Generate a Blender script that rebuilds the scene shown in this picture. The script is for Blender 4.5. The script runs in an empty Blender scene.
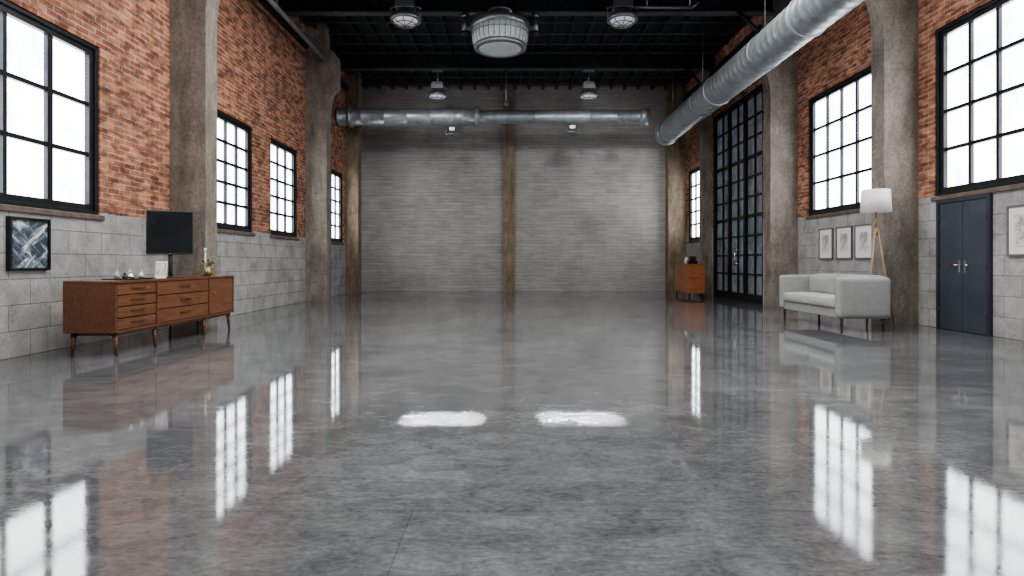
import bpy, bmesh, math, random
from mathutils import Vector, Matrix
random.seed(4)
S=bpy.context.scene
COL=S.collection

# ------------------------------------------------------------ node helpers
def new_mat(name):
    m=bpy.data.materials.new(name); m.use_nodes=True
    nt=m.node_tree; b=nt.nodes["Principled BSDF"]
    return m,nt,b
def nd(nt,t,**kw):
    n=nt.nodes.new(t)
    for k,v in kw.items(): setattr(n,k,v)
    return n
def lk(nt,a,b): nt.links.new(a,b)
def c4(c): return (c[0],c[1],c[2],1)
def noise(nt,vec,scale,detail=6,rough=.6,dist=0):
    n=nd(nt,"ShaderNodeTexNoise"); n.inputs["Scale"].default_value=scale
    n.inputs["Detail"].default_value=detail; n.inputs["Roughness"].default_value=rough
    n.inputs["Distortion"].default_value=dist
    if vec is not None: lk(nt,vec,n.inputs["Vector"])
    return n.outputs["Fac"]
def ramp(nt,fac,stops):
    r=nd(nt,"ShaderNodeValToRGB"); e=r.color_ramp.elements
    while len(e)<len(stops): e.new(.5)
    for i,(p,c) in enumerate(stops):
        e[i].position=p; e[i].color=c4(c) if not isinstance(c,(int,float)) else (c,c,c,1)
    lk(nt,fac,r.inputs["Fac"]); return r.outputs["Color"]
def mix(nt,mode,fac,a,b):
    m=nd(nt,"ShaderNodeMix"); m.data_type='RGBA'; m.blend_type=mode
    for s,v in ((m.inputs[0],fac),(m.inputs[6],a),(m.inputs[7],b)):
        if hasattr(v,"is_output"): lk(nt,v,s)
        elif isinstance(v,(int,float)): s.default_value=v
        else: s.default_value=c4(v)
    return m.outputs[2]
def math_(nt,op,a,b=0,clamp=False):
    m=nd(nt,"ShaderNodeMath",operation=op); m.use_clamp=clamp
    for s,v in ((m.inputs[0],a),(m.inputs[1],b)):
        if hasattr(v,"is_output"): lk(nt,v,s)
        else: s.default_value=v
    return m.outputs[0]
def bump(nt,b,h,strength=.3,dist=.02):
    n=nd(nt,"ShaderNodeBump"); n.inputs["Strength"].default_value=strength
    n.inputs["Distance"].default_value=dist
    lk(nt,h,n.inputs["Height"]); lk(nt,n.outputs["Normal"],b.inputs["Normal"])
def mapped(nt,vec,sc,rot=(0,0,0)):
    m=nd(nt,"ShaderNodeMapping"); m.inputs["Scale"].default_value=sc; m.inputs["Rotation"].default_value=rot
    lk(nt,vec,m.inputs["Vector"]); return m.outputs["Vector"]
def objco(nt): return nd(nt,"ShaderNodeTexCoord").outputs["Object"]

def simple(name,col,rough=.5,metal=0,var=.15,scale=8,bmp=0,spec=None):
    m,nt,b=new_mat(name); co=objco(nt)
    f=noise(nt,co,scale)
    lo=[c*(1-var) for c in col]; hi=[min(1,c*(1+var)) for c in col]
    lk(nt,ramp(nt,f,[(.3,lo),(.7,hi)]),b.inputs["Base Color"])
    b.inputs["Roughness"].default_value=rough; b.inputs["Metallic"].default_value=metal
    if spec is not None: b.inputs["Specular IOR Level"].default_value=spec
    if bmp: bump(nt,b,noise(nt,co,scale*6),bmp,.01)
    return m
def emis(name,col,st):
    m,nt,b=new_mat(name)
    b.inputs["Base Color"].default_value=c4(col)
    b.inputs["Emission Color"].default_value=c4(col); b.inputs["Emission Strength"].default_value=st
    return m

def planar(nt,axis):
    co=objco(nt); s=nd(nt,"ShaderNodeSeparateXYZ"); lk(nt,co,s.inputs[0])
    c=nd(nt,"ShaderNodeCombineXYZ")
    lk(nt,s.outputs[1 if axis=='Y' else 0],c.inputs[0]); lk(nt,s.outputs[2],c.inputs[1])
    return co,c.outputs[0],s.outputs[2]

def bricktex(nt,vec,c1,c2,mo,w,h,ms,bias=0,smooth=.2):
    b=nd(nt,"ShaderNodeTexBrick"); lk(nt,vec,b.inputs["Vector"])
    b.inputs["Color1"].default_value=c4(c1); b.inputs["Color2"].default_value=c4(c2)
    b.inputs["Mortar"].default_value=c4(mo); b.inputs["Scale"].default_value=1
    b.inputs["Mortar Size"].default_value=ms; b.inputs["Mortar Smooth"].default_value=smooth
    b.inputs["Bias"].default_value=bias; b.inputs["Brick Width"].default_value=w
    b.inputs["Row Height"].default_value=h
    return b

def wall_mat(name,zsplit):
    m,nt,b=new_mat(name); co,v,z=planar(nt,'Y')
    br=bricktex(nt,v,(.31,.105,.054),(.56,.25,.135),(.46,.38,.32),.25,.083,.010)
    n1=noise(nt,co,1.1,8,.65,.6); n2=noise(nt,co,13,5,.7)
    rowv=noise(nt,mapped(nt,co,(1,4,12)),1.0,2,.5)
    cbr=mix(nt,'MULTIPLY',.8,br.outputs["Color"],ramp(nt,n1,[(.3,(.42,.39,.39)),(.55,(1,1,1)),(.8,(1.25,1.15,1.05))]))
    cbr=mix(nt,'MULTIPLY',.85,cbr,ramp(nt,rowv,[(.35,(.34,.31,.31)),(.58,(1.15,1.15,1.15))]))
    cbr=mix(nt,'MIX',ramp(nt,n2,[(.59,0.),(.76,.6)]),cbr,(.60,.49,.41))
    bl=bricktex(nt,v,(.35,.35,.345),(.40,.40,.395),(.255,.255,.25),.62,.30,.007,0,.5)
    n3=noise(nt,co,2.2,9,.7,.4)
    cbl=mix(nt,'MULTIPLY',.85,bl.outputs["Color"],ramp(nt,n3,[(.3,(.52,.52,.52)),(.5,(.95,.95,.95)),(.7,(1.3,1.3,1.3))]))
    n4=noise(nt,co,30,3)
    cbl=mix(nt,'MULTIPLY',.5,cbl,ramp(nt,n4,[(.3,(.7,.7,.7)),(.6,(1.1,1.1,1.1))]))
    zz=math_(nt,'ADD',z,math_(nt,'MULTIPLY',noise(nt,co,4,4),.08))
    f=math_(nt,'GREATER_THAN',zz,zsplit+.04)
    lk(nt,mix(nt,'MIX',f,cbl,cbr),b.inputs["Base Color"])
    b.inputs["Roughness"].default_value=.85
    inv=math_(nt,'SUBTRACT',1.0,mix(nt,'MIX',f,bl.outputs["Fac"],br.outputs["Fac"]))
    h=math_(nt,'ADD',inv,math_(nt,'MULTIPLY',n2,.5))
    bump(nt,b,h,.7,.02)
    return m

def back_mat():
    m,nt,b=new_mat("back_wall_concrete"); co,v,z=planar(nt,'X')
    br=bricktex(nt,v,(.35,.345,.335),(.40,.395,.385),(.27,.267,.26),.9,.12,.007,0,.6)
    n1=noise(nt,co,.7,8,.65,.6); n2=noise(nt,mapped(nt,co,(1.2,1,14)),1.2,6,.7)
    c=mix(nt,'MULTIPLY',.6,br.outputs["Color"],ramp(nt,n1,[(.3,(.62,.61,.6)),(.6,(1.1,1.1,1.1))]))
    c=mix(nt,'MULTIPLY',.6,c,ramp(nt,n2,[(.3,(.65,.65,.65)),(.65,(1.2,1.2,1.2))]))
    lk(nt,c,b.inputs["Base Color"]); b.inputs["Roughness"].default_value=.8
    h=math_(nt,'ADD',math_(nt,'SUBTRACT',1.0,br.outputs["Fac"]),n2)
    bump(nt,b,h,.35,.012); return m

def column_mat(name,base,dark):
    m,nt,b=new_mat(name); co=objco(nt)
    n1=noise(nt,mapped(nt,co,(3,3,.7)),1.6,8,.7,.3); n2=noise(nt,co,2.5,8,.7); n3=noise(nt,co,18,5,.7)
    c=ramp(nt,n1,[(.3,dark),(.55,base),(.75,[x*1.25 for x in base])])
    c=mix(nt,'MULTIPLY',.8,c,ramp(nt,n2,[(.3,(.6,.58,.56)),(.65,(1.1,1.1,1.1))]))
    c=mix(nt,'MULTIPLY',.6,c,ramp(nt,n3,[(.35,(.6,.6,.6)),(.6,(1.15,1.15,1.15))]))
    lk(nt,c,b.inputs["Base Color"]); b.inputs["Roughness"].default_value=.85
    bump(nt,b,math_(nt,'ADD',n2,math_(nt,'MULTIPLY',n3,.4)),.5,.02); return m

def floor_mat():
    m,nt,b=new_mat("polished_concrete"); co=objco(nt)
    n1=noise(nt,co,.6,8,.6,.8); n2=noise(nt,mapped(nt,co,(1,1.9,1)),3.2,9,.75,1.0); n3=noise(nt,mapped(nt,co,(1,1.6,1)),26,6,.75)
    c=ramp(nt,n1,[(.3,(.105,.109,.114)),(.5,(.135,.140,.146)),(.7,(.18,.185,.191))])
    c=mix(nt,'MULTIPLY',.75,c,ramp(nt,n2,[(.33,(.5,.5,.51)),(.52,(1,1,1)),(.68,(1.45,1.45,1.45))]))
    c=mix(nt,'MULTIPLY',.7,c,ramp(nt,n3,[(.35,(.6,.6,.6)),(.62,(1.28,1.28,1.28))]))
    sv=nd(nt,"ShaderNodeMapping"); sv.inputs["Location"].default_value=(.43,-2.65,0); lk(nt,co,sv.inputs["Vector"])
    br=bricktex(nt,sv.outputs[0],(1,1,1),(.90,.90,.90),(.74,.74,.74),4.4,3.3,.004,0,.1); br.offset=.5
    c=mix(nt,'MULTIPLY',1.0,c,br.outputs["Color"])
    lk(nt,c,b.inputs["Base Color"])
    r=ramp(nt,n2,[(.3,.015),(.7,.065)]); lk(nt,r,b.inputs["Roughness"])
    b.inputs["IOR"].default_value=1.62; b.inputs["Specular IOR Level"].default_value=.85
    h=math_(nt,'ADD',math_(nt,'MULTIPLY',n3,.12),n2)
    bump(nt,b,h,.022,.008)
    return m

def wood_mat(name,c1,c2,rough=.35,axis=(1,1,14)):
    m,nt,b=new_mat(name); co=objco(nt)
    n=noise(nt,mapped(nt,co,axis),2.2,8,.65,1.2)
    lk(nt,ramp(nt,n,[(.3,c1),(.7,c2)]),b.inputs["Base Color"])
    b.inputs["Roughness"].default_value=rough; return m

def pane_mat(name,st,tint=(1,1,1)):
    m,nt,b=new_mat(name); co=objco(nt)
    n=noise(nt,mapped(nt,co,(1,1,.7)),1.6,6,.62,.6)
    c=ramp(nt,n,[(.30,(.42*tint[0],.47*tint[1],.50*tint[2])),(.50,(.90*tint[0],.93*tint[1],.95*tint[2])),(1,(1,1,1))])
    lk(nt,c,b.inputs["Emission Color"]); b.inputs["Emission Strength"].default_value=st
    b.inputs["Base Color"].default_value=(.5,.5,.5,1); b.inputs["Roughness"].default_value=.2
    return m

def duct_mat():
    m,nt,b=new_mat("galvanised_steel"); co=objco(nt)
    v=nd(nt,"ShaderNodeTexVoronoi"); v.inputs["Scale"].default_value=9; lk(nt,co,v.inputs["Vector"])
    c=mix(nt,'MIX',.5,ramp(nt,v.outputs["Color"],[(.2,(.30,.34,.37)),(.8,(.46,.50,.53))]),ramp(nt,noise(nt,co,3),[(.3,(.24,.28,.31)),(.7,(.48,.52,.55))]))
    lk(nt,c,b.inputs["Base Color"]); b.inputs["Metallic"].default_value=.6; b.inputs["Roughness"].default_value=.42
    return m
def gdoor_mat():
    m,nt,b=new_mat("tinted_wired_glass"); co=objco(nt)
    n=noise(nt,mapped(nt,co,(1,1.2,.8)),1.6,6,.7,.8)
    lk(nt,ramp(nt,n,[(.35,(.04,.05,.06)),(.65,(.14,.16,.18))]),b.inputs["Base Color"])
    lk(nt,ramp(nt,n,[(.35,(.3,.36,.42)),(.7,(.8,.9,1))]),b.inputs["Emission Color"]); b.inputs["Emission Strength"].default_value=.08  # faint glow in the glass stands in for dim daylight
    b.inputs["Roughness"].default_value=.25; return m

def art_mat(name,dark,light,scale,dist=3):
    m,nt,b=new_mat(name); co=objco(nt)
    n=noise(nt,co,scale,5,.6,dist)
    lk(nt,ramp(nt,n,[(.38,dark),(.5,[ (a+b_)/2 for a,b_ in zip(dark,light)]),(.6,light)]),b.inputs["Base Color"])
    b.inputs["Roughness"].default_value=.4; return m
def streak_art():
    m,nt,b=new_mat("diagonal_streak_print"); co=objco(nt)
    def st(ang,sc):
        return noise(nt,mapped(nt,mapped(nt,co,(1,1,1),(math.radians(ang),0,0)),(1,1.2,6)),sc,7,.65,.5)
    n=st(42,1.7); n_b=st(-40,1.9)
    c=ramp(nt,math_(nt,'MAXIMUM',n,n_b),[(.50,(.05,.07,.095)),(.57,(.22,.26,.30)),(.64,(.78,.81,.83))])
    lk(nt,c,b.inputs["Base Color"]); b.inputs["Roughness"].default_value=.4; return m

M={}
M['wl']=wall_mat("wall_left_brick_block",1.78)
M['wr']=wall_mat("wall_right_brick_block",2.2)
M['back']=back_mat()
M['colm']=column_mat("column_concrete",(.29,.262,.228),(.175,.153,.13))
M['colb']=column_mat("stained_column",(.27,.215,.158),(.13,.095,.065))
M['floor']=floor_mat()
M['roof']=simple("roof_black",(.026,.029,.033),.7,0,.4,3)
M['steel']=simple("black_steel",(.028,.032,.037),.45,.3,.3,6)
M['beam']=simple("beam_steel",(.085,.09,.098),.5,.3,.3,4)
M['frame']=simple("window_frame_black",(.014,.018,.022),.4,.2,.3,8)
M['pane']=pane_mat("window_pane_daylight",8)
M['duct']=duct_mat()
M['walnut']=wood_mat("walnut",(.075,.030,.015),(.20,.088,.045),.32,(14,1,14))
M['walnut2']=wood_mat("walnut_front",(.09,.037,.018),(.24,.108,.055),.3,(3,1,16))
M['walnutd']=simple("dark_wood_gap",(.02,.008,.004),.6)
M['cherry']=wood_mat("cherry_wood",(.22,.075,.028),(.50,.19,.075),.35,(2,2,12))
M['blk']=simple("black_plastic",(.008,.009,.010),.3,0,.2,5)
M['bezel']=simple("dark_bezel",(.05,.055,.058),.35,0,.1,5)
M['screen']=simple("screen_glass",(.012,.017,.019),.12,0,.5,2)
M['white']=simple("white_enamel",(.75,.75,.73),.4,0,.05,5)
M['fabric']=simple("light_grey_fabric",(.30,.31,.305),.9,0,.08,14,.25)
M['fabric2']=simple("seat_cushion_fabric",(.38,.39,.385),.9,0,.08,14,.25)
M['legw']=simple("dark_leg_wood",(.05,.025,.012),.4)
M['lampw']=wood_mat("lamp_leg_wood",(.24,.16,.09),(.38,.28,.18),.45)
M['shade']=emis("linen_shade",(.68,.67,.64),.15)
M['door']=simple("blue_grey_door_paint",(.058,.072,.090),.42,.1,.12,3)
M['doorf']=simple("door_frame_dark",(.035,.042,.052),.45)
M['chrome']=simple("chrome",(.7,.7,.7),.18,1,.05,5)
M['brass']=simple("brass",(.45,.30,.12),.3,1,.1,5)
M['bowl']=emis("lamp_glass",(.40,.45,.46),.10)
M['lens']=emis("lamp_lens",(.8,.83,.88),.2)
M['grey']=simple("fixture_grey",(.26,.28,.29),.35,.7,.2,8)
M['gdoor']=gdoor_mat()
M['gframe']=simple("grid_steel",(.012,.014,.017),.4,.4,.2,5)
M['art1']=streak_art()
M['art2']=art_mat("sketch_print",(.40,.38,.34),(.78,.77,.74),9,1)
M['mat']=simple("white_mount",(.80,.79,.76),.7,0,.03,5)
M['fgrey']=simple("grey_picture_frame",(.16,.155,.145),.5)
M['green']=simple("leaf_green",(.06,.09,.03),.7)
M['petal']=simple("dried_flower",(.45,.28,.10),.8)
M['glass']=simple("bottle_glass",(.45,.48,.48),.1,.3,.2,8)
M['sill']=simple("sill_stone",(.15,.115,.095),.8,0,.3,8)

# ------------------------------------------------------------ mesh builder
class B:
    def __init__(s): s.bm=bmesh.new(); s.m=[]
    def mi(s,k):
        if k not in s.m: s.m.append(k)
        return s.m.index(k)
    def add(s,tb,k,mat=None,smooth=False):
        if mat is not None: bmesh.ops.transform(tb,matrix=mat,verts=tb.verts)
        i=s.mi(k)
        for f in tb.faces: f.material_index=i; f.smooth=smooth
        me=bpy.data.meshes.new("t"); tb.to_mesh(me); tb.free()
        s.bm.from_mesh(me); bpy.data.meshes.remove(me)
    def box(s,a,b,k,bev=0,seg=2,mat=None,smooth=False):
        tb=bmesh.new(); bmesh.ops.create_cube(tb,size=1)
        c=[(a[i]+b[i])/2 for i in range(3)]; d=[abs(b[i]-a[i]) for i in range(3)]
        for v in tb.verts: v.co=Vector([v.co[i]*d[i]+c[i] for i in range(3)])
        if bev: bmesh.ops.bevel(tb,geom=list(tb.edges),offset=bev,segments=seg,profile=.5,affect='EDGES')
        s.add(tb,k,mat,smooth)
    def cushion(s,a,b,k,bev=.05,puff=.02,mat=None):
        tb=bmesh.new(); bmesh.ops.create_cube(tb,size=1)
        bmesh.ops.subdivide_edges(tb,edges=list(tb.edges),cuts=9,use_grid_fill=True)
        c=[(a[i]+b[i])/2 for i in range(3)]; d=[abs(b[i]-a[i]) for i in range(3)]
        for v in tb.verts:
            u=[v.co[i]*2 for i in range(3)]
            w=[math.copysign(abs(t)**.45,t) if abs(t)>1e-6 else 0 for t in u]
            p=[]
            for i in range(3):
                h=d[i]/2
                o=[w[j] for j in range(3) if j!=i]
                x=w[i]*h
                if abs(u[i])>.99: x+=math.copysign(puff*(1-o[0]**2)*(1-o[1]**2),u[i])
                p.append(x)
            hh=[d[i]/2-bev for i in range(3)]
            q=Vector([max(-hh[i],min(hh[i],p[i])) for i in range(3)])
            r=Vector(p)-q
            if r.length>bev and sum(1 for i in range(3) if abs(r[i])>1e-5)>1: r=r.normalized()*bev
            v.co=q+r+Vector(c)
        s.add(tb,k,mat,True)
    def cyl(s,p0,p1,r0,r1=None,k='steel',seg=16,smooth=True):
        if r1 is None: r1=r0
        p0=Vector(p0); p1=Vector(p1); d=p1-p0
        tb=bmesh.new(); bmesh.ops.create_cone(tb,cap_ends=True,segments=seg,radius1=r0,radius2=r1,depth=d.length)
        mt=Matrix.Translation((p0+p1)/2)@Vector((0,0,1)).rotation_difference(d).to_matrix().to_4x4()
        s.add(tb,k,mt,smooth)
    def lathe(s,prof,k,org=(0,0,0),axis='Z',seg=32,smooth=True):
        tb=bmesh.new(); rings=[]
        for r,z in prof:
            ring=[]
            for i in range(seg):
                a=2*math.pi*i/seg; x,y=r*math.cos(a),r*math.sin(a)
                if axis=='Z': p=(x,y,z)
                elif axis=='Y': p=(x,z,y)
                else: p=(z,x,y)
                ring.append(tb.verts.new(p))
            rings.append(ring)
        for a,b in zip(rings,rings[1:]):
            for i in range(seg): tb.faces.new((a[i],a[(i+1)%seg],b[(i+1)%seg],b[i]))
        if prof[0][0]>1e-4: tb.faces.new(rings[0])
        if prof[-1][0]>1e-4: tb.faces.new(rings[-1][::-1])
        bmesh.ops.remove_doubles(tb,verts=tb.verts,dist=1e-5)
        bmesh.ops.recalc_face_normals(tb,faces=tb.faces)
        s.add(tb,k,Matrix.Translation(org),smooth)
    def ring(s,c,R,r,k,axis='Z',seg=32):
        pr=[(R+r*math.cos(t),r*math.sin(t)) for t in [2*math.pi*j/8 for j in range(9)]]
        tb=bmesh.new(); rings=[]
        for rr,z in pr[:-1]:
            ring=[]
            for i in range(seg):
                a=2*math.pi*i/seg; x,y=rr*math.cos(a),rr*math.sin(a)
                p={'Z':(x,y,z),'Y':(x,z,y),'X':(z,x,y)}[axis]; ring.append(tb.verts.new(p))
            rings.append(ring)
        for j in range(8):
            a=rings[j]; b=rings[(j+1)%8]
            for i in range(seg): tb.faces.new((a[i],a[(i+1)%seg],b[(i+1)%seg],b[i]))
        bmesh.ops.recalc_face_normals(tb,faces=tb.faces)
        s.add(tb,k,Matrix.Translation(c),True)
    def sph(s,c,r,k,sc=(1,1,1),seg=16):
        tb=bmesh.new(); bmesh.ops.create_uvsphere(tb,u_segments=seg,v_segments=seg//2,radius=r)
        s.add(tb,k,Matrix.Translation(c)@Matrix.Diagonal((*sc,1)),True)
    def prism(s,pts,y0,y1,k,mat=None):
        """polygon in XZ extruded along Y"""
        tb=bmesh.new()
        a=[tb.verts.new((x,y0,z)) for x,z in pts]; b=[tb.verts.new((x,y1,z)) for x,z in pts]
        tb.faces.new(a); tb.faces.new(b[::-1]); n=len(pts)
        for i in range(n): tb.faces.new((a[i],b[i],b[(i+1)%n],a[(i+1)%n]))
        bmesh.ops.recalc_face_normals(tb,faces=tb.faces)
        s.add(tb,k,mat)
    def done(s,name,loc=(0,0,0),rz=0):
        me=bpy.data.meshes.new(name); s.bm.to_mesh(me); s.bm.free()
        for k in s.m: me.materials.append(M[k])
        o=bpy.data.objects.new(name,me); COL.objects.link(o); o.location=loc; o.rotation_euler=(0,0,rz)
        return o

# ------------------------------------------------------------ room shell
XL,XR,XR2,YB,YF,ZR=-5.7,7.15,6.5,22.6,-5.0,7.75
T=.45
def wall_boxes(b,x0,x1,y0,y1,z0,z1,holes,k):
    ys=sorted(set([y0,y1]+[h[0] for h in holes]+[h[1] for h in holes]))
    for a,c in zip(ys,ys[1:]):
        hs=[h for h in holes if h[0]<=a+1e-6 and h[1]>=c-1e-6]
        if not hs: b.box((x0,a,z0),(x1,c,z1),k)
        else:
            h=hs[0]
            if h[2]>z0+1e-4: b.box((x0,a,z0),(x1,c,h[2]),k)
            b.box((x0,a,h[3]),(x1,c,z1),k)
LW=[(4.7,8.34),(11.6,13.3),(14.3,16.1),(18.8,20.5)]
LZ=(1.75,4.08)
LW_all=[(-2.2,1.4)]+LW
b=B(); wall_boxes(b,XL-T,XL,YF,YB,0,ZR,[(a,c,*LZ) for a,c in LW_all],'wl'); b.done("wall_left")
RZ=(2.2,5.0)
RW=[(6.6,10.1),(11.8,14.4)]
RW_all=[(-1.5,2.5)]+RW
b=B(); wall_boxes(b,XR,XR+T,YF,15.3,0,ZR,[(a,c,*RZ) for a,c in RW_all],'wr')
GD=(15.42,19.25,5.72)
wall_boxes(b,XR2,XR+T,15.3,YB,0,ZR,[(GD[0],GD[1],0,GD[2]),(20.15,21.9,1.85,4.4)],'wr')
b.done("wall_right")
b=B(); b.box((XL-T,YB,0),(XR+T,YB+.4,ZR),'back'); b.done("wall_back")
b=B(); b.box((XL-T,YF-.4,0),(XR+T,YF,ZR),'back'); b.done("wall_front")
b=B(); b.box((XL-T,YF-.4,-.2),(XR+T,YB+.4,0),'floor'); b.done("floor")
b=B(); b.box((XL-T,YF-.4,ZR),(XR+T,YB+.4,ZR+.2),'roof'); b.done("ceiling")

# windows --------------------------------------------------
wn=0
def window(side,xw,y0,y1,z0,z1,nc,nr,depth=.05,heavy=()):
    global wn; wn+=1
    b=B(); w=y1-y0; h=z1-z0; f=.13; g=.004
    X=lambda d: d*side
    o=(xw,(y0+y1)/2,z0)
    ya,yb=-w/2+g,w/2-g; za,zb=g,h-g
    d0,d1=depth,depth+.10
    for dd,ff in ((0,.05),(.03,f)):
        e0=d0-.03+dd
        b.box((X(e0),ya,za),(X(d1),yb,za+ff),'frame',.006); b.box((X(e0),ya,zb-ff),(X(d1),yb,zb),'frame',.006)
        b.box((X(e0),ya,za+ff),(X(d1),ya+ff,zb-ff),'frame',.006); b.box((X(e0),yb-ff,za+ff),(X(d1),yb,zb-ff),'frame',.006)
    iy0,iy1=ya+f,yb-f; iz0,iz1=za+f,zb-f
    for i in range(1,nc):
        y=iy0+(iy1-iy0)*i/nc; t=.045 if i in heavy else .028
        b.box((X(d0+.02),y-t,iz0),(X(d1-.01),y+t,iz1),'frame')
    for j in range(1,nr):
        z=iz0+(iz1-iz0)*j/nr; t=.028
        b.box((X(d0+.025),iy0,z-t),(X(d1-.012),iy1,z+t),'frame')
    b.box((X(d1-.03),iy0,iz0),(X(d1-.015),iy1,iz1),'pane')
    b.box((X(d1),ya,za),(X(d1+.05),yb,zb),'frame')
    b.done("window_%d"%wn,o)
    s=B(); s.box((-side*.035,y0-.06,z0-.075),(-side*.002,y1+.06,z0-.004),'sill',.01); s.done("trim_%d"%wn,(xw,0,0))
window(-1,XL,*LW[0],*LZ,5,3,heavy=(4,))
window(-1,XL,*LW[1],*LZ,3,5)
window(-1,XL,*LW[2],*LZ,3,5)
window(-1,XL,*LW[3],*LZ,3,5)
window(1,XR,*RW[0],*RZ,6,4)
window(1,XR,*RW[1],*RZ,4,4)
window(1,XR2,20.15,21.9,1.85,4.4,3,5)
window(-1,XL,*LW_all[0],*LZ,4,3)  # unseen window, added for light from behind the view
window(1,XR,*RW_all[0],*RZ,5,4)  # likewise added out of view, its panes light the room

# grid steel door --------------------------------------------------
b=B(); gy0,gy1,gz=GD[0]+.004,GD[1]-.004,GD[2]-.004
w=gy1-gy0
b.box((.12,0,.0),(.16,w,gz),'gdoor')
b.box((.02,0,0),(.12,.10,gz),'gframe'); b.box((.02,w-.10,0),(.12,w,gz),'gframe')
b.box((.02,.1,gz-.14),(.12,w-.1,gz),'gframe'); b.box((.02,.1,0),(.12,w-.1,.22),'gframe')
for i in range(1,6):
    big=i in(2,4); t=.05 if big else .024
    y=.1+(w-.2)*i/6; b.box((.02 if big else .07,y-t,.22),(.12,y+t,gz-.14),'gframe')
for j in range(1,10):
    z=.22+(gz-.36)*j/10; t=.045 if j in(4,7) else .024
    b.box((.07,.1,z-t),(.12,w-.1,z+t),'gframe')
b.cyl((-.05,w*.5-.12,1.0),(-.05,w*.5-.12,1.5),.02,k='chrome'); b.cyl((-.05,w*.5-.12,1.05),(.12,w*.5-.12,1.05),.012,k='chrome'); b.cyl((-.05,w*.5-.12,1.45),(.12,w*.5-.12,1.45),.012,k='chrome')
b.done("door_2",(XR2,gy0,0.001))

# columns --------------------------------------------------
def column(xw,xi,y0,y1,k='colm',haunch=True,zt=ZR):
    b=B(); s=1 if xi>xw else -1
    g=.002*s
    pts=[(xw+g,0.0),(xi,0.0),(xi,5.2)] 
    if haunch:
        for i in range(1,9):
            t=i/8*math.pi/2
            pts.append((xi+s*.27*(1-math.cos(t)),5.2+.75*math.sin(t)))
        pts+= [(xi+s*.27,6.75)]
        for i in range(1,7):
            t=i/6*math.pi/2; pts.append((xi+s*(.27-.3*(1-math.cos(t))),6.75+.3*math.sin(t)))
        pts+=[(xi-s*.03,zt),(xw+g,zt)]
    else: pts=[(xw+g,0),(xi,0),(xi,zt),(xw+g,zt)]
    pts=[(x,z+.001 if z==0 else z-.002 if z==zt else z) for x,z in pts]
    b.prism(pts,y0,y1,k)
    b.done("concrete_column")
column(XL,-5.1,10.05,10.45); column(XL,-5.1,16.7,17.1)
column(XR,6.55,10.5,10.88); column(XR,6.47,14.9,15.28)
column(XL,-5.25,20.75,21.2,'colb',False)
column(XR2,6.2,19.3,19.62,'colm',False)
column(XR2,5.85,22.15,22.59,'colb',False)
b=B(); b.box((-.26,22.3,0.001),(.15,22.598,ZR-.002),'colb'); b.done("concrete_column")
column(XL,-5.1,3.4,3.8); column(XR,6.55,4.6,5.0)

# roof steel --------------------------------------------------
b=B()
for y in (1.8,6.1,10.4,14.76,19.06):
    z0,z1=7.2,ZR-.002
    b.box((-5.69,y-.12,z0),(6.46,y+.12,z0+.035),'beam'); b.box((-5.69,y-.12,z1-.03),(6.46,y+.12,z1),'beam')
    b.box((-5.69,y-.012,z0+.035),(6.46,y+.012,z1-.03),'steel')
    for i in range(14):
        x=-5.3+i*.9; b.box((x-.01,y-.11,z0+.035),(x+.01,y+.11,z1-.03),'steel')
b.done("roof_beams")
b=B()
for i in range(24):
    x=-5.4+i*.51
    b.box((x-.03,YF+.01,ZR-.16),(x+.03,YB-.01,ZR-.003),'steel')
for i in range(34):
    y=YF+.4+i*.8
    b.box((-5.69,y-.02,ZR-.20),(6.45,y+.02,ZR-.16),'beam')
b.done("roof_joists")
b=B(); b.box((XL+.002,YF+.01,7.0),(XL+.12,9.9,7.18),'steel'); b.box((XL+.002,10.6,7.0),(XL+.12,16.6,7.18),'steel'); b.box((XL+.002,17.2,7.0),(XL+.12,20.7,7.18),'steel')
b.box((XR2-.12,15.4,7.0),(XR2-.002,19.2,7.18),'steel'); b.box((XR2-.12,19.7,7.0),(XR2-.002,22.1,7.18),'steel')
b.done("trim_10")
for y in (14.5,18.8):
    b=B(); b.cyl((XR2-.16,y,6.3),(XR2-1.0,y,7.18),.05,k='steel',seg=8); b.done("knee_brace")

# ducts --------------------------------------------------
def spiral(L,r,step=.28,e=.014):
    pr=[(r+.03,0),(r+.03,.06),(r,.065)]; z=.065
    while z+step<L-.08:
        pr+=[(r,z+step-.03),(r+e,z+step-.015),(r,z+step)]; z+=step
    pr+=[(r,L-.07),(r+.03,L-.065),(r+.03,L)]; return pr
b=B(); b.lathe(spiral(18.6,.37,.25,.007),'duct',axis='Y',seg=40)
for y in (3.5,7,11,15,18): 
    b.ring((0,y,0),.375,.014,'grey','Y',40); b.cyl((0,y,.38),(0,y,ZR-5.48),.012,k='grey',seg=8)
for y in (4.6,9.2,13.8): b.ring((0,y,0),.375,.02,'duct','Y',40)
b.lathe([(.37,0),(.42,.05),(.42,.25),(.30,.27),(.30,.1)],'duct',(0,18.6,0),'Y',40)
b.done("ventilation_duct",(5.27,1.4,5.45))
b=B(); b.lathe(spiral(4.55,.28,.75,.006),'duct',axis='X'); 
b.lathe([(.34,0),(.34,.12)],'duct',(4.5,0,0),'X'); b.lathe([(.34,0),(.34,.10)],'duct',(.35,0,0),'X')
b.lathe(spiral(5.6,.22,.9,.006),'duct',(4.6,0,0),axis='X')
for x in (1.6,3.6,6,8): b.cyl((x,0,.15),(x,0,ZR-5.9),.01,k='grey',seg=8)
b.lathe([(.22,0),(.29,.08),(.29,.3)],'duct',(9.9,0,0),'X')
b.done("ventilation_duct",(-5.65,19.75,5.87))
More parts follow.
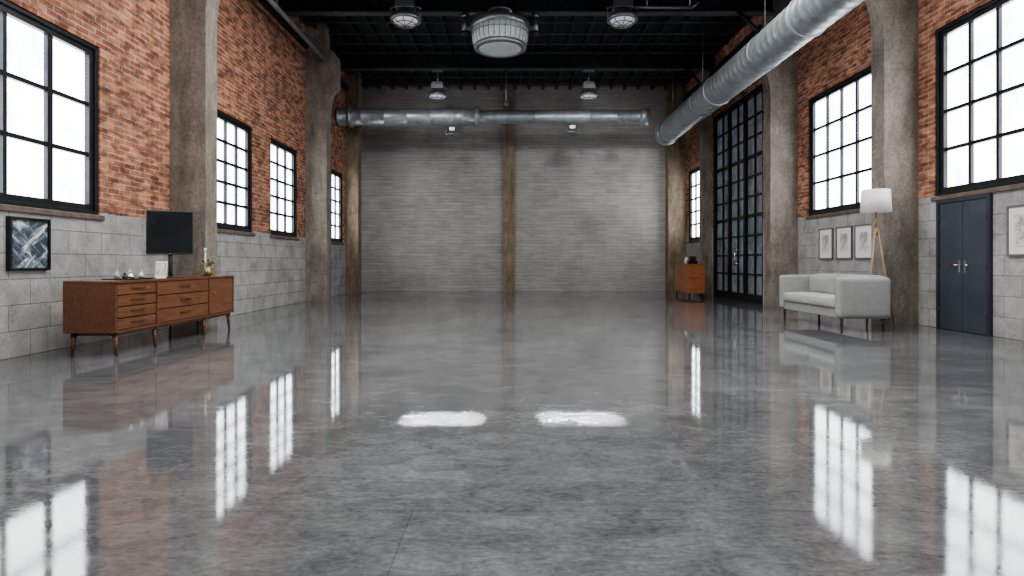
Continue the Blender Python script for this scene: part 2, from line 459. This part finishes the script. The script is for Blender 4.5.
# conduits
b=B(); b.cyl((0,10.47,0),(0,16.68,0),.055,k='duct')
for y in (11.5,14.76): b.cyl((0,y,.05),(0,y,.5),.012,k='grey',seg=8)
b.done("conduit_pipe",(-5.12,0,6.69))
b=B(); b.cyl((0,19.65,0),(0,22.1,0),.05,k='grey'); b.done("conduit_pipe",(6.1,0,6.3))
b=B(); b.cyl((0,0,0),(1.35,0,0),.035,k='grey'); b.cyl((1.3,0,0),(1.3,0,.5),.02,k='grey'); b.cyl((.3,0,0),(.3,0,.5),.02,k='grey'); b.cyl((1.35,0,0),(1.5,0,.12),.03,k='grey'); b.done("conduit_pipe",(2.9,14.0,7.04))

# ------------------------------------------------------------ lamps
def caged(loc,s=1.0,stem=.2):
    b=B()
    b.box((-.22*s,-.1*s,-.05),(.22*s,.1*s,0),'grey',.01)
    b.cyl((0,0,-.05),(0,0,-.05-stem),.03*s,k='grey')
    z=-.05-stem
    b.box((-.24*s,-.18*s,z-.20*s),(.24*s,.18*s,z),'grey',.02)
    b.box((-.20*s,-.14*s,z),(.20*s,.14*s,z+.07*s),'grey',.01)
    for sx in(-1,1):
        b.cyl((sx*.22*s,0,z-.08*s),(sx*.36*s,0,z-.16*s),.02*s,k='grey',seg=8)
        b.cyl((sx*.36*s,0,z-.16*s),(sx*.36*s,0,z-.38*s),.02*s,k='grey',seg=8)
        b.sph((sx*.36*s,0,z-.16*s),.035*s,'grey',(1,1,1),10)
    zz=z-.20*s
    b.lathe([(.20*s,zz),(.24*s,zz-.06*s),(.34*s,zz-.16*s),(.38*s,zz-.20*s),(.38*s,zz-.27*s),(.31*s,zz-.27*s)],'grey',seg=28)
    b.lathe([(.31*s,zz-.26*s),(.26*s,zz-.31*s),(.12*s,zz-.34*s),(0,zz-.35*s)],'lens',seg=24)
    for i in range(8):
        a=i*math.pi/4
        p=[(.35*s*math.cos(a),.35*s*math.sin(a),zz-.27*s),(.26*s*math.cos(a),.26*s*math.sin(a),zz-.35*s),(0,0,zz-.39*s)]
        b.cyl(p[0],p[1],.011*s,k='grey',seg=6); b.cyl(p[1],p[2],.011*s,k='grey',seg=6)
    b.ring((0,0,zz-.355*s),.25*s,.012*s,'grey',seg=24)
    b.done("industrial_ceiling_light",loc)
caged((-2.47,14.2,7.545),.96,.24); caged((2.66,14.2,7.545),.96,.24)
caged((-2.3,19.06,7.198),.85,.40); caged((2.5,19.06,7.198),.85,.40)
def small(loc):
    b=B(); b.cyl((0,0,0),(0,0,-.06),.03,k='grey'); b.box((-.10,-.10,-.18),(.10,.10,-.06),'grey',.01)
    b.lathe([(.09,-.18),(.27,-.30),(.27,-.34),(.2,-.34),(.1,-.40),(0,-.41)],'grey',seg=24)
    for sx in(-1,1): b.cyl((sx*.09,0,-.12),(sx*.30,0,-.26),.016,k='grey',seg=8)
    b.done("duct_spotlight",loc)
small((-1.9,19.75,5.588)); small((2.05,19.75,5.648))

b=B()  # central pendant, origin top
b.cyl((0,0,0),(0,0,-.06),.30,k='grey',seg=32); b.cyl((0,0,-.06),(0,0,-.2),.07,k='grey')
b.lathe([(.07,-.12),(.35,-.16),(.45,-.24),(.64,-.28),(.71,-.32),(.71,-.48),(.62,-.48)],'grey',seg=48)
b.lathe([(.675,-.47),(.675,-.60),(.66,-.76),(.62,-.86),(.60,-.88)],'bowl',seg=48)
b.lathe([(.63,-.85),(.64,-.92),(.60,-.95),(.56,-.945)],'grey',seg=48)
b.lathe([(.57,-.93),(.45,-.96),(.2,-.98),(0,-.985)],'bowl',seg=48)
b.ring((0,0,-.60),.685,.010,'grey',seg=48)
for i in range(32):
    a=i*math.pi/16; c,s_=math.cos(a),math.sin(a)
    pr=[(.685,-.48),(.685,-.60),(.67,-.76),(.63,-.87)]
    for (r0,z0),(r1,z1) in zip(pr,pr[1:]): b.cyl((r0*c,r0*s_,z0),(r1*c,r1*s_,z1),.007,k='grey',seg=6)
for sx in(-1,1):
    b.box((sx*.66,-.05,-.47),(sx*.86,.05,-.40),'grey',.01)
    b.cyl((sx*.86,0,-.55),(sx*.86,0,-.12),.07,k='grey'); b.sph((sx*.86,0,-.12),.09,'grey'); b.cyl((sx*.86,0,-.6),(sx*.86,0,-.52),.1,k='steel')
    b.cyl((sx*.86,0,-.1),(sx*.3,0,-.03),.015,k='grey',seg=8)
b.done("pendant_lamp",(-.24,14.55,7.198))
b=B(); b.cyl((0,0,0),(0,0,-1.05),.03,k='grey'); b.box((-.07,-.07,-1.13),(.07,.07,-1.04),'grey',.02); b.done("hanging_rod",(-.12,19.06,7.198))

# ------------------------------------------------------------ sideboard
Lb=2.98
b=B()
z0,z1=.27,.88
b.box((0,0,z1-.035),(.62,Lb,z1),'walnut',.006)
b.box((0,0,z0),(.62,Lb,z0+.03),'walnut',.004)
b.box((0,0,z0+.03),(.61,.03,z1-.035),'walnut'); b.box((0,Lb-.03,z0+.03),(.61,Lb,z1-.035),'walnut')
b.box((0,.03,z0+.03),(.02,Lb-.03,z1-.035),'walnut')
b.box((.02,.03,z0+.03),(.585,Lb-.03,z1-.035),'walnutd')
def fronts(y0,y1,n,handle=True):
    hh=(z1-.035-z0-.03)/n
    for j in range(n):
        a=z0+.03+j*hh
        b.box((.585,y0+.008,a+.006),(.61,y1-.008,a+hh-.006),'walnut2',.004)
        if handle: 
            ym=(y0+y1)/2
            b.box((.61,ym-.13,a+hh*.52),(.632,ym+.13,a+hh*.52+.016),'brass',.003)
fronts(.03,.80,4); fronts(.83,2.15,3); fronts(2.18,Lb-.03,1,False)
b.box((.585,.80,z0),(.618,.83,z1-.035),'walnut'); b.box((.585,2.15,z0),(.618,2.18,z1-.035),'walnut')
b.cyl((.61,2.30,.62),(.64,2.30,.62),.012,k='brass')
for y in (.08,.85,2.1,Lb-.08):
    for x,dx in ((.07,-.02),(.55,.02)):
        b.cyl((x+dx,y,0),(x,y,z0),.016,.032,k='walnut')
b.box((.05,.1,z0-.04),(.57,Lb-.1,z0),'walnut')
b.done("sideboard",(-5.18,6.95,.001))
TOP=.882
b=B()
b.box((-.29,-.02,.32),(.29,.02,.93),'bezel',.008); b.box((-.275,-.023,.345),(.275,-.0205,.915),'screen')
b.box((-.12,.0,.42),(.12,.06,.66),'blk',.01); b.cyl((0,.045,.01),(0,.045,.48),.028,k='bezel'); b.box((-.16,-.09,0),(.16,.13,.016),'bezel',.005)
b.box((-.015,-.025,.328),(.015,-.021,.336),'chrome')
b.done("computer_monitor",(-4.73,8.35,TOP),math.radians(24))
b=B(); R_=Matrix.Rotation(math.radians(-14),4,'X')@Matrix.Translation((0,0,.014))
b.box((-.07,-.006,.0),(.07,.006,.22),'white',.004,mat=R_)
b.box((-.062,-.0075,.02),(.062,-.0062,.20),'art2',mat=R_)
b.box((-.05,-.03,0),(.05,.07,.014),'white',.003); b.done("tablet_stand",(-4.63,7.95,TOP),math.radians(15))
b=B(); b.box((-.16,-.26,0),(.16,.26,.015),'blk',.005)
def glass(x,y,r,h,k='glass'): b.lathe([(r*.8,.016),(r,.03),(r,h*.5),(r*.55,h*.7),(r*.4,h),(r*.45,h+.005)],k,(x,y,0),seg=20)
glass(-.05,-.15,.035,.13); glass(.06,-.05,.04,.09,'chrome'); glass(-.04,.08,.035,.15); glass(.06,.16,.04,.11,'glass'); glass(.08,-.2,.03,.08,'blk')
b.done("glassware_tray",(-4.78,7.52,TOP))
b=B(); b.lathe([(.03,0),(.055,.02),(.06,.07),(.035,.12),(.025,.14),(.03,.15)],'brass',seg=24)
random.seed(3)
for i in range(14):
    a=random.uniform(0,6.28); r=random.uniform(.02,.10); h=random.uniform(.18,.27)
    p=(r*math.cos(a),r*math.sin(a),h); b.cyl((0,0,.12),p,.003,k='green',seg=6)
    b.sph(p,.016,'petal' if i%2 else 'green',(1,1,.8),8)
b.done("flower_vase",(-4.68,9.3,TOP))
b=B(); b.cyl((0,0,0),(0,0,.012),.05,k='blk'); b.cyl((0,0,.01),(0,0,.38),.012,k='white'); b.cyl((0,0,.38),(0,0,.44),.02,k='white'); b.done("candle_holder",(-4.85,9.55,TOP))

# ------------------------------------------------------------ pictures
def picture(name,side,xw,y0,y1,z0,z1,fr,art,matw=0,ft=.03,dep=.035):
    b=B(); s=-side
    g=.003*s
    w,h=y1-y0,z1-z0
    def bx(d0,d1,ya,yb,za,zb,k): b.box((g+d0*s,ya,za),(g+d1*s,yb,zb),k)
    bx(0,dep*.5,0,w,0,h,fr)
    bx(dep*.5,dep,0,w,0,ft,fr); bx(dep*.5,dep,0,w,h-ft,h,fr); bx(dep*.5,dep,0,ft,ft,h-ft,fr); bx(dep*.5,dep,w-ft,w,ft,h-ft,fr)
    bx(dep*.5,dep*.62,ft,w-ft,ft,h-ft,'mat' if matw else art)
    if matw: bx(dep*.62,dep*.7,ft+matw,w-ft-matw,ft+matw,h-ft-matw,art)
    b.done(name,(xw,y0,z0))
picture("framed_picture",-1,XL,6.78,7.38,1.0,1.62,'blk','art1',0,.03,.05)
picture("framed_picture",1,XR,13.25,13.83,1.16,1.86,'fgrey','art2',.12)
picture("framed_picture",1,XR,12.5,13.1,1.16,1.86,'fgrey','art2',.12)
picture("framed_picture",1,XR,11.78,12.4,1.16,1.86,'fgrey','art2',.12)
picture("framed_picture",1,XR,8.0,8.6,1.18,1.9,'fgrey','art2',.1)

# ------------------------------------------------------------ double door
b=B()
W=1.12;H=2.12
b.box((-.05,0,0),(-.003,.06,H),'doorf'); b.box((-.05,W-.06,0),(-.003,W,H),'doorf'); b.box((-.05,.06,H-.06),(-.003,W-.06,H),'doorf')
for a,c in ((.064,W/2-.004),(W/2+.004,W-.064)):
    b.box((-.035,a,.008),(-.004,c,H-.064),'door',.003)
for y in (W/2-.06,W/2+.06):
    b.box((-.045,y-.022,.93),(-.035,y+.022,1.13),'chrome',.003)
    b.cyl((-.045,y,1.05),(-.09,y,1.05),.012,k='chrome'); 
    d=1 if y>W/2 else -1
    b.cyl((-.085,y,1.05),(-.085,y+d*.12,1.05),.011,k='chrome')
for z in (.3,1.05,1.8):
    b.cyl((-.042,.064,z-.05),(-.042,.064,z+.05),.012,k='steel'); b.cyl((-.042,W-.064,z-.05),(-.042,W-.064,z+.05),.012,k='steel')
b.done("door_1",(XR,8.88,.001))

# ------------------------------------------------------------ sofa : faces -x
b=B(); D=.82; Ls=2.15
b.box((.05,.04,.20),(D-.02,Ls-.04,.36),'fabric',.02,3)
b.cushion((0,0,.22),(D,.17,.85),'fabric',.045,.008); b.cushion((0,Ls-.17,.22),(D,Ls,.85),'fabric',.045,.008)
b.cushion((D-.2,.12,.22),(D,Ls-.12,.88),'fabric',.04,.008)
m_=Ls/2
for a,c in ((.175,m_-.004),(m_+.004,Ls-.175)):
    b.cushion((.0,a,.36),(D-.24,c,.53),'fabric2',.045,.018)
    b.cushion((D-.34,a,.50),(D-.16,c,.86),'fabric',.06,.03)
for x in(.08,D-.08):
    for y in(.09,Ls-.09):
        b.cyl((x,y,0),(x,y,.23),.015,.028,k='legw')
b.done("sofa",(5.18,9.43,.001))

# floor lamp
b=B()
b.lathe([(.24,1.95),(.215,2.33),(.21,2.33),(.235,1.95)],'shade',seg=40)
b.lathe([(0,2.325),(.208,2.325),(.208,2.32),(0,2.32)],'shade',seg=40)
b.lathe([(.236,1.955),(.0,1.955),(0,1.96),(.236,1.96)],'shade',seg=40)
b.cyl((0,0,1.6),(0,0,1.96),.014,k='brass'); b.cyl((0,0,1.55),(0,0,1.68),.035,k='lampw')
for a in (60,180,300):
    a=math.radians(a+30); b.cyl((.27*math.cos(a),.27*math.sin(a),0),(.025*math.cos(a),.025*math.sin(a),1.66),.013,.017,k='lampw',seg=10)
b.ring((0,0,.75),.155,.006,'brass')
b.done("floor_lamp",(6.25,10.25,.001))

# ------------------------------------------------------------ small cabinet
b=B(); D=.5; L=1.55
b.box((0,0,.14),(D,L,1.0),'cherry',.008); b.box((-.02,-.02,1.0),(D+.01,L+.02,1.04),'cherry',.008)
for a in (0,1):
    y0=.03+a*(L-.06)/2; y1=y0+(L-.06)/2
    b.box((-.018,y0+.01,.74),(0,y1-.01,.97),'cherry',.004); b.box((-.018,y0+.01,.17),(0,y1-.01,.72),'cherry',.004)
    b.sph((-.03,(y0+y1)/2,.85),.018,'brass'); b.sph((-.03,y1-.08 if a==0 else y0+.08,.5),.018,'brass')
b.box((.04,-.012,.2),(D-.04,0,.56),'cherry',.004); b.box((.04,-.012,.6),(D-.04,0,.95),'cherry',.004)
for x in(.04,D-.04):
    for y in(.05,L-.05): b.cyl((x,y,0),(x,y,.15),.02,.03,k='legw')
b.done("wooden_cabinet",(5.45,18.28,.001))
b=B(); b.box((-.14,-.1,0),(.14,.1,.10),'blk',.01); b.box((-.10,-.02,.10),(.10,.02,.24),'legw',.01); b.lathe([(.0,.10),(.04,.11),(.04,.2),(.02,.24)],'brass',(.1,.06,0),seg=16)
b.done("mantel_radio",(5.7,18.75,1.043))
b=B(); b.lathe([(.04,0),(.07,.06),(.05,.16),(.03,.2),(.04,.22)],'white',seg=20); b.done("ceramic_vase",(5.7,19.4,1.043))

b=B(); b.box((0,0,0),(.04,.12,.18),'white',.005); b.box((.04,.04,.06),(.05,.08,.12),'grey'); b.done("wall_switch",(XL+.003,10.7,1.35))

# ------------------------------------------------------------ lights
def area(name,loc,sx,sy,power,rot=(0,0,0),col=(1,1,1),spread=180):
    l=bpy.data.lights.new(name,'AREA'); l.shape='RECTANGLE'; l.size=sx; l.size_y=sy; l.energy=power; l.color=col; l.spread=math.radians(spread)
    o=bpy.data.objects.new(name,l); COL.objects.link(o); o.location=loc; o.rotation_euler=rot; return o
def spot(name,loc,tgt,power,ang,blend=.6,r=.15,col=(1,.97,.93)):
    l=bpy.data.lights.new(name,'SPOT'); l.energy=power; l.spot_size=math.radians(ang); l.spot_blend=blend; l.shadow_soft_size=r; l.color=col
    o=bpy.data.objects.new(name,l); COL.objects.link(o); o.location=loc
    o.rotation_euler=(Vector(tgt)-Vector(loc)).to_track_quat('-Z','Y').to_euler(); return o
area("overhead_fill",(.5,2,6.9),8,5,620,col=(1,.98,.96))  # added overhead fill out of view, no fitting belongs to it
area("overhead_fill",(.5,9.5,6.9),8,5,700,col=(1,.98,.96))  # second added fill panel above the frame, brightens the room
for x,p in ((-2.47,480),(2.66,480)):
    spot("back_wall_spot",(x,13.6,6.3),(x*1.1,22.6,3.6),p,62,1.0,.4)
spot("back_wall_spot",(-3.0,11.5,6.4),(4.6,22.6,4.1),1500,21,.9,.3)  # added beam without a fixture, throws the streak on the right panel
spot("back_wall_spot",(3.0,11.5,6.4),(-4.4,22.6,2.8),800,21,1.0,.3)  # added beam without a fixture, pools light on the left panel
for x in (-.47,.49):
    area("floor_patch_light",(x,4.22,6.95),.54,.34,9,spread=1)  # added narrow beam, lays a bright rectangle in place of a window reflection

w=bpy.data.worlds.new("World"); S.world=w; w.use_nodes=True
w.node_tree.nodes["Background"].inputs[0].default_value=(.75,.85,1,1); w.node_tree.nodes["Background"].inputs[1].default_value=1
try: S.view_settings.look='AgX - Medium High Contrast'
except Exception as e: print(e)

cam=bpy.data.cameras.new("Camera"); cam.sensor_width=36; cam.lens=600/1024*36
cam.shift_y=-26/1024; cam.shift_x=2/1024
co=bpy.data.objects.new("Camera",cam); COL.objects.link(co); co.location=(0,0,1.1); co.rotation_euler=(math.radians(90),0,0)
S.camera=co
